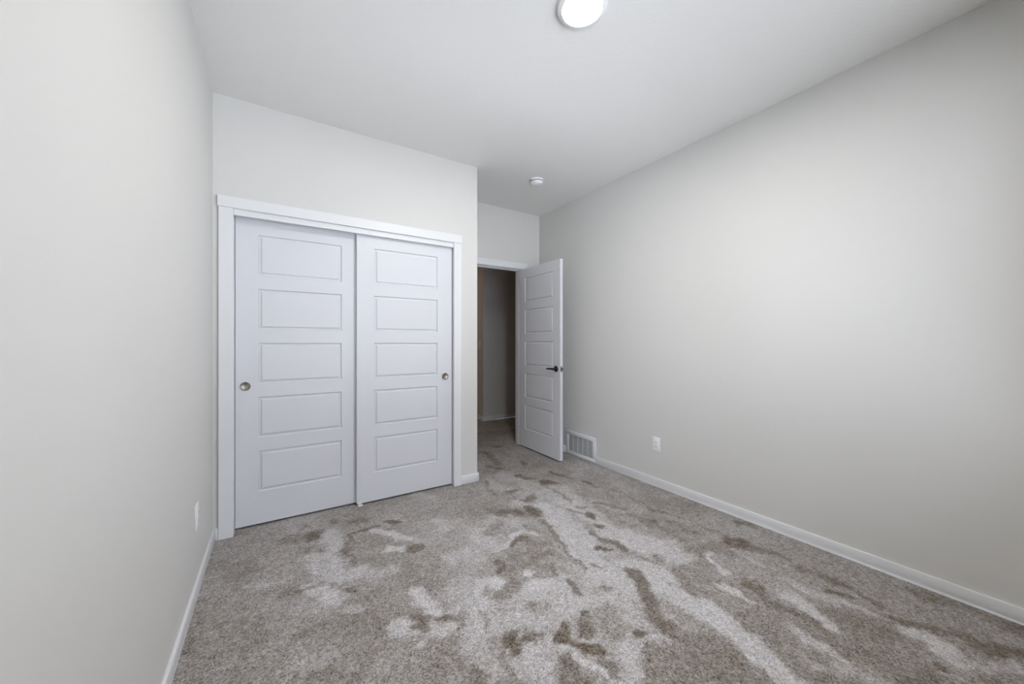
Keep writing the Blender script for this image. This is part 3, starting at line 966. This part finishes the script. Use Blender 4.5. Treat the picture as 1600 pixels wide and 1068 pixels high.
def value_noise(x, y, seed, scale):
    rs = np.random.RandomState(seed)
    g = rs.rand(256, 256)
    xs_, ys_ = x * scale + 37.3, y * scale + 11.7
    xi, yi = np.floor(xs_).astype(int), np.floor(ys_).astype(int)
    fx_, fy_ = xs_ - xi, ys_ - yi
    fx_ = fx_ * fx_ * (3 - 2 * fx_)
    fy_ = fy_ * fy_ * (3 - 2 * fy_)
    a = g[xi % 256, yi % 256]; b1 = g[(xi + 1) % 256, yi % 256]
    c = g[xi % 256, (yi + 1) % 256]; d_ = g[(xi + 1) % 256, (yi + 1) % 256]
    return (a * (1 - fx_) + b1 * fx_) * (1 - fy_) + (c * (1 - fx_) + d_ * fx_) * fy_


def build_floor():
    step = 0.009
    x = np.arange(-0.45, 4.76, step)
    y = np.arange(-0.50, 7.16, step)
    X, Y = np.meshgrid(x, y)
    nx, ny = len(x), len(y)
    # brushed-pile tone: 0 = pile leaning towards the viewer (dark), 1 = leaning away (light)
    wx = (value_noise(X, Y, 1, 9) - 0.5) * 0.055 + (value_noise(X, Y, 2, 22) - 0.5) * 0.035 + (value_noise(X, Y, 7, 48) - 0.5) * 0.02
    wy = (value_noise(X, Y, 3, 9) - 0.5) * 0.055 + (value_noise(X, Y, 4, 22) - 0.5) * 0.035 + (value_noise(X, Y, 8, 48) - 0.5) * 0.02
    PX, PY = X + wx, Y + wy
    base = 0.46 + (value_noise(PX, PY, 5, 3.1) - 0.5) * 0.20 + (value_noise(PX, PY, 6, 8.0) - 0.5) * 0.18
    tone = base
    for val, rad, feather, pts in STROKES:
        best = np.full(X.shape, 1e9)
        pp = pts if len(pts) > 1 else [pts[0], pts[0]]
        for (ax, ay), (bx_, by) in zip(pp, pp[1:]):
            dx, dy = bx_ - ax, by - ay
            l2 = dx * dx + dy * dy + 1e-12
            tt = np.clip(((PX - ax) * dx + (PY - ay) * dy) / l2, 0, 1)
            best = np.minimum(best, np.hypot(PX - ax - tt * dx, PY - ay - tt * dy))
        wgt = np.clip((rad + feather - best) / (2 * feather), 0, 1)
        wgt = wgt * wgt * (3 - 2 * wgt)
        tone = tone * (1 - wgt) + val * wgt
    me = bpy.data.meshes.new('floor')
    co = np.stack([X.ravel(), Y.ravel(), np.zeros(X.size)], 1).astype(np.float32)
    i = np.arange(nx - 1)
    j = np.arange(ny - 1)
    I, J = np.meshgrid(i, j)
    a = (J * nx + I).ravel()
    quads = np.stack([a, a + 1, a + nx + 1, a + nx], 1).astype(np.int32)
    me.vertices.add(len(co))
    me.vertices.foreach_set('co', co.ravel())
    me.loops.add(quads.size)
    me.loops.foreach_set('vertex_index', quads.ravel())
    me.polygons.add(len(quads))
    me.polygons.foreach_set('loop_start', np.arange(0, quads.size, 4, dtype=np.int32))
    me.update(calc_edges=True)
    at = me.attributes.new('pile', 'FLOAT', 'POINT')
    at.data.foreach_set('value', tone.ravel().astype(np.float32))
    me.materials.append(M_CARPET)
    o = bpy.data.objects.new('floor', me)
    COL.objects.link(o)
    return tag(o, 'greige cut-pile carpet marked with footprints and vacuum tracks', 'carpet', 'structure')


build_floor()
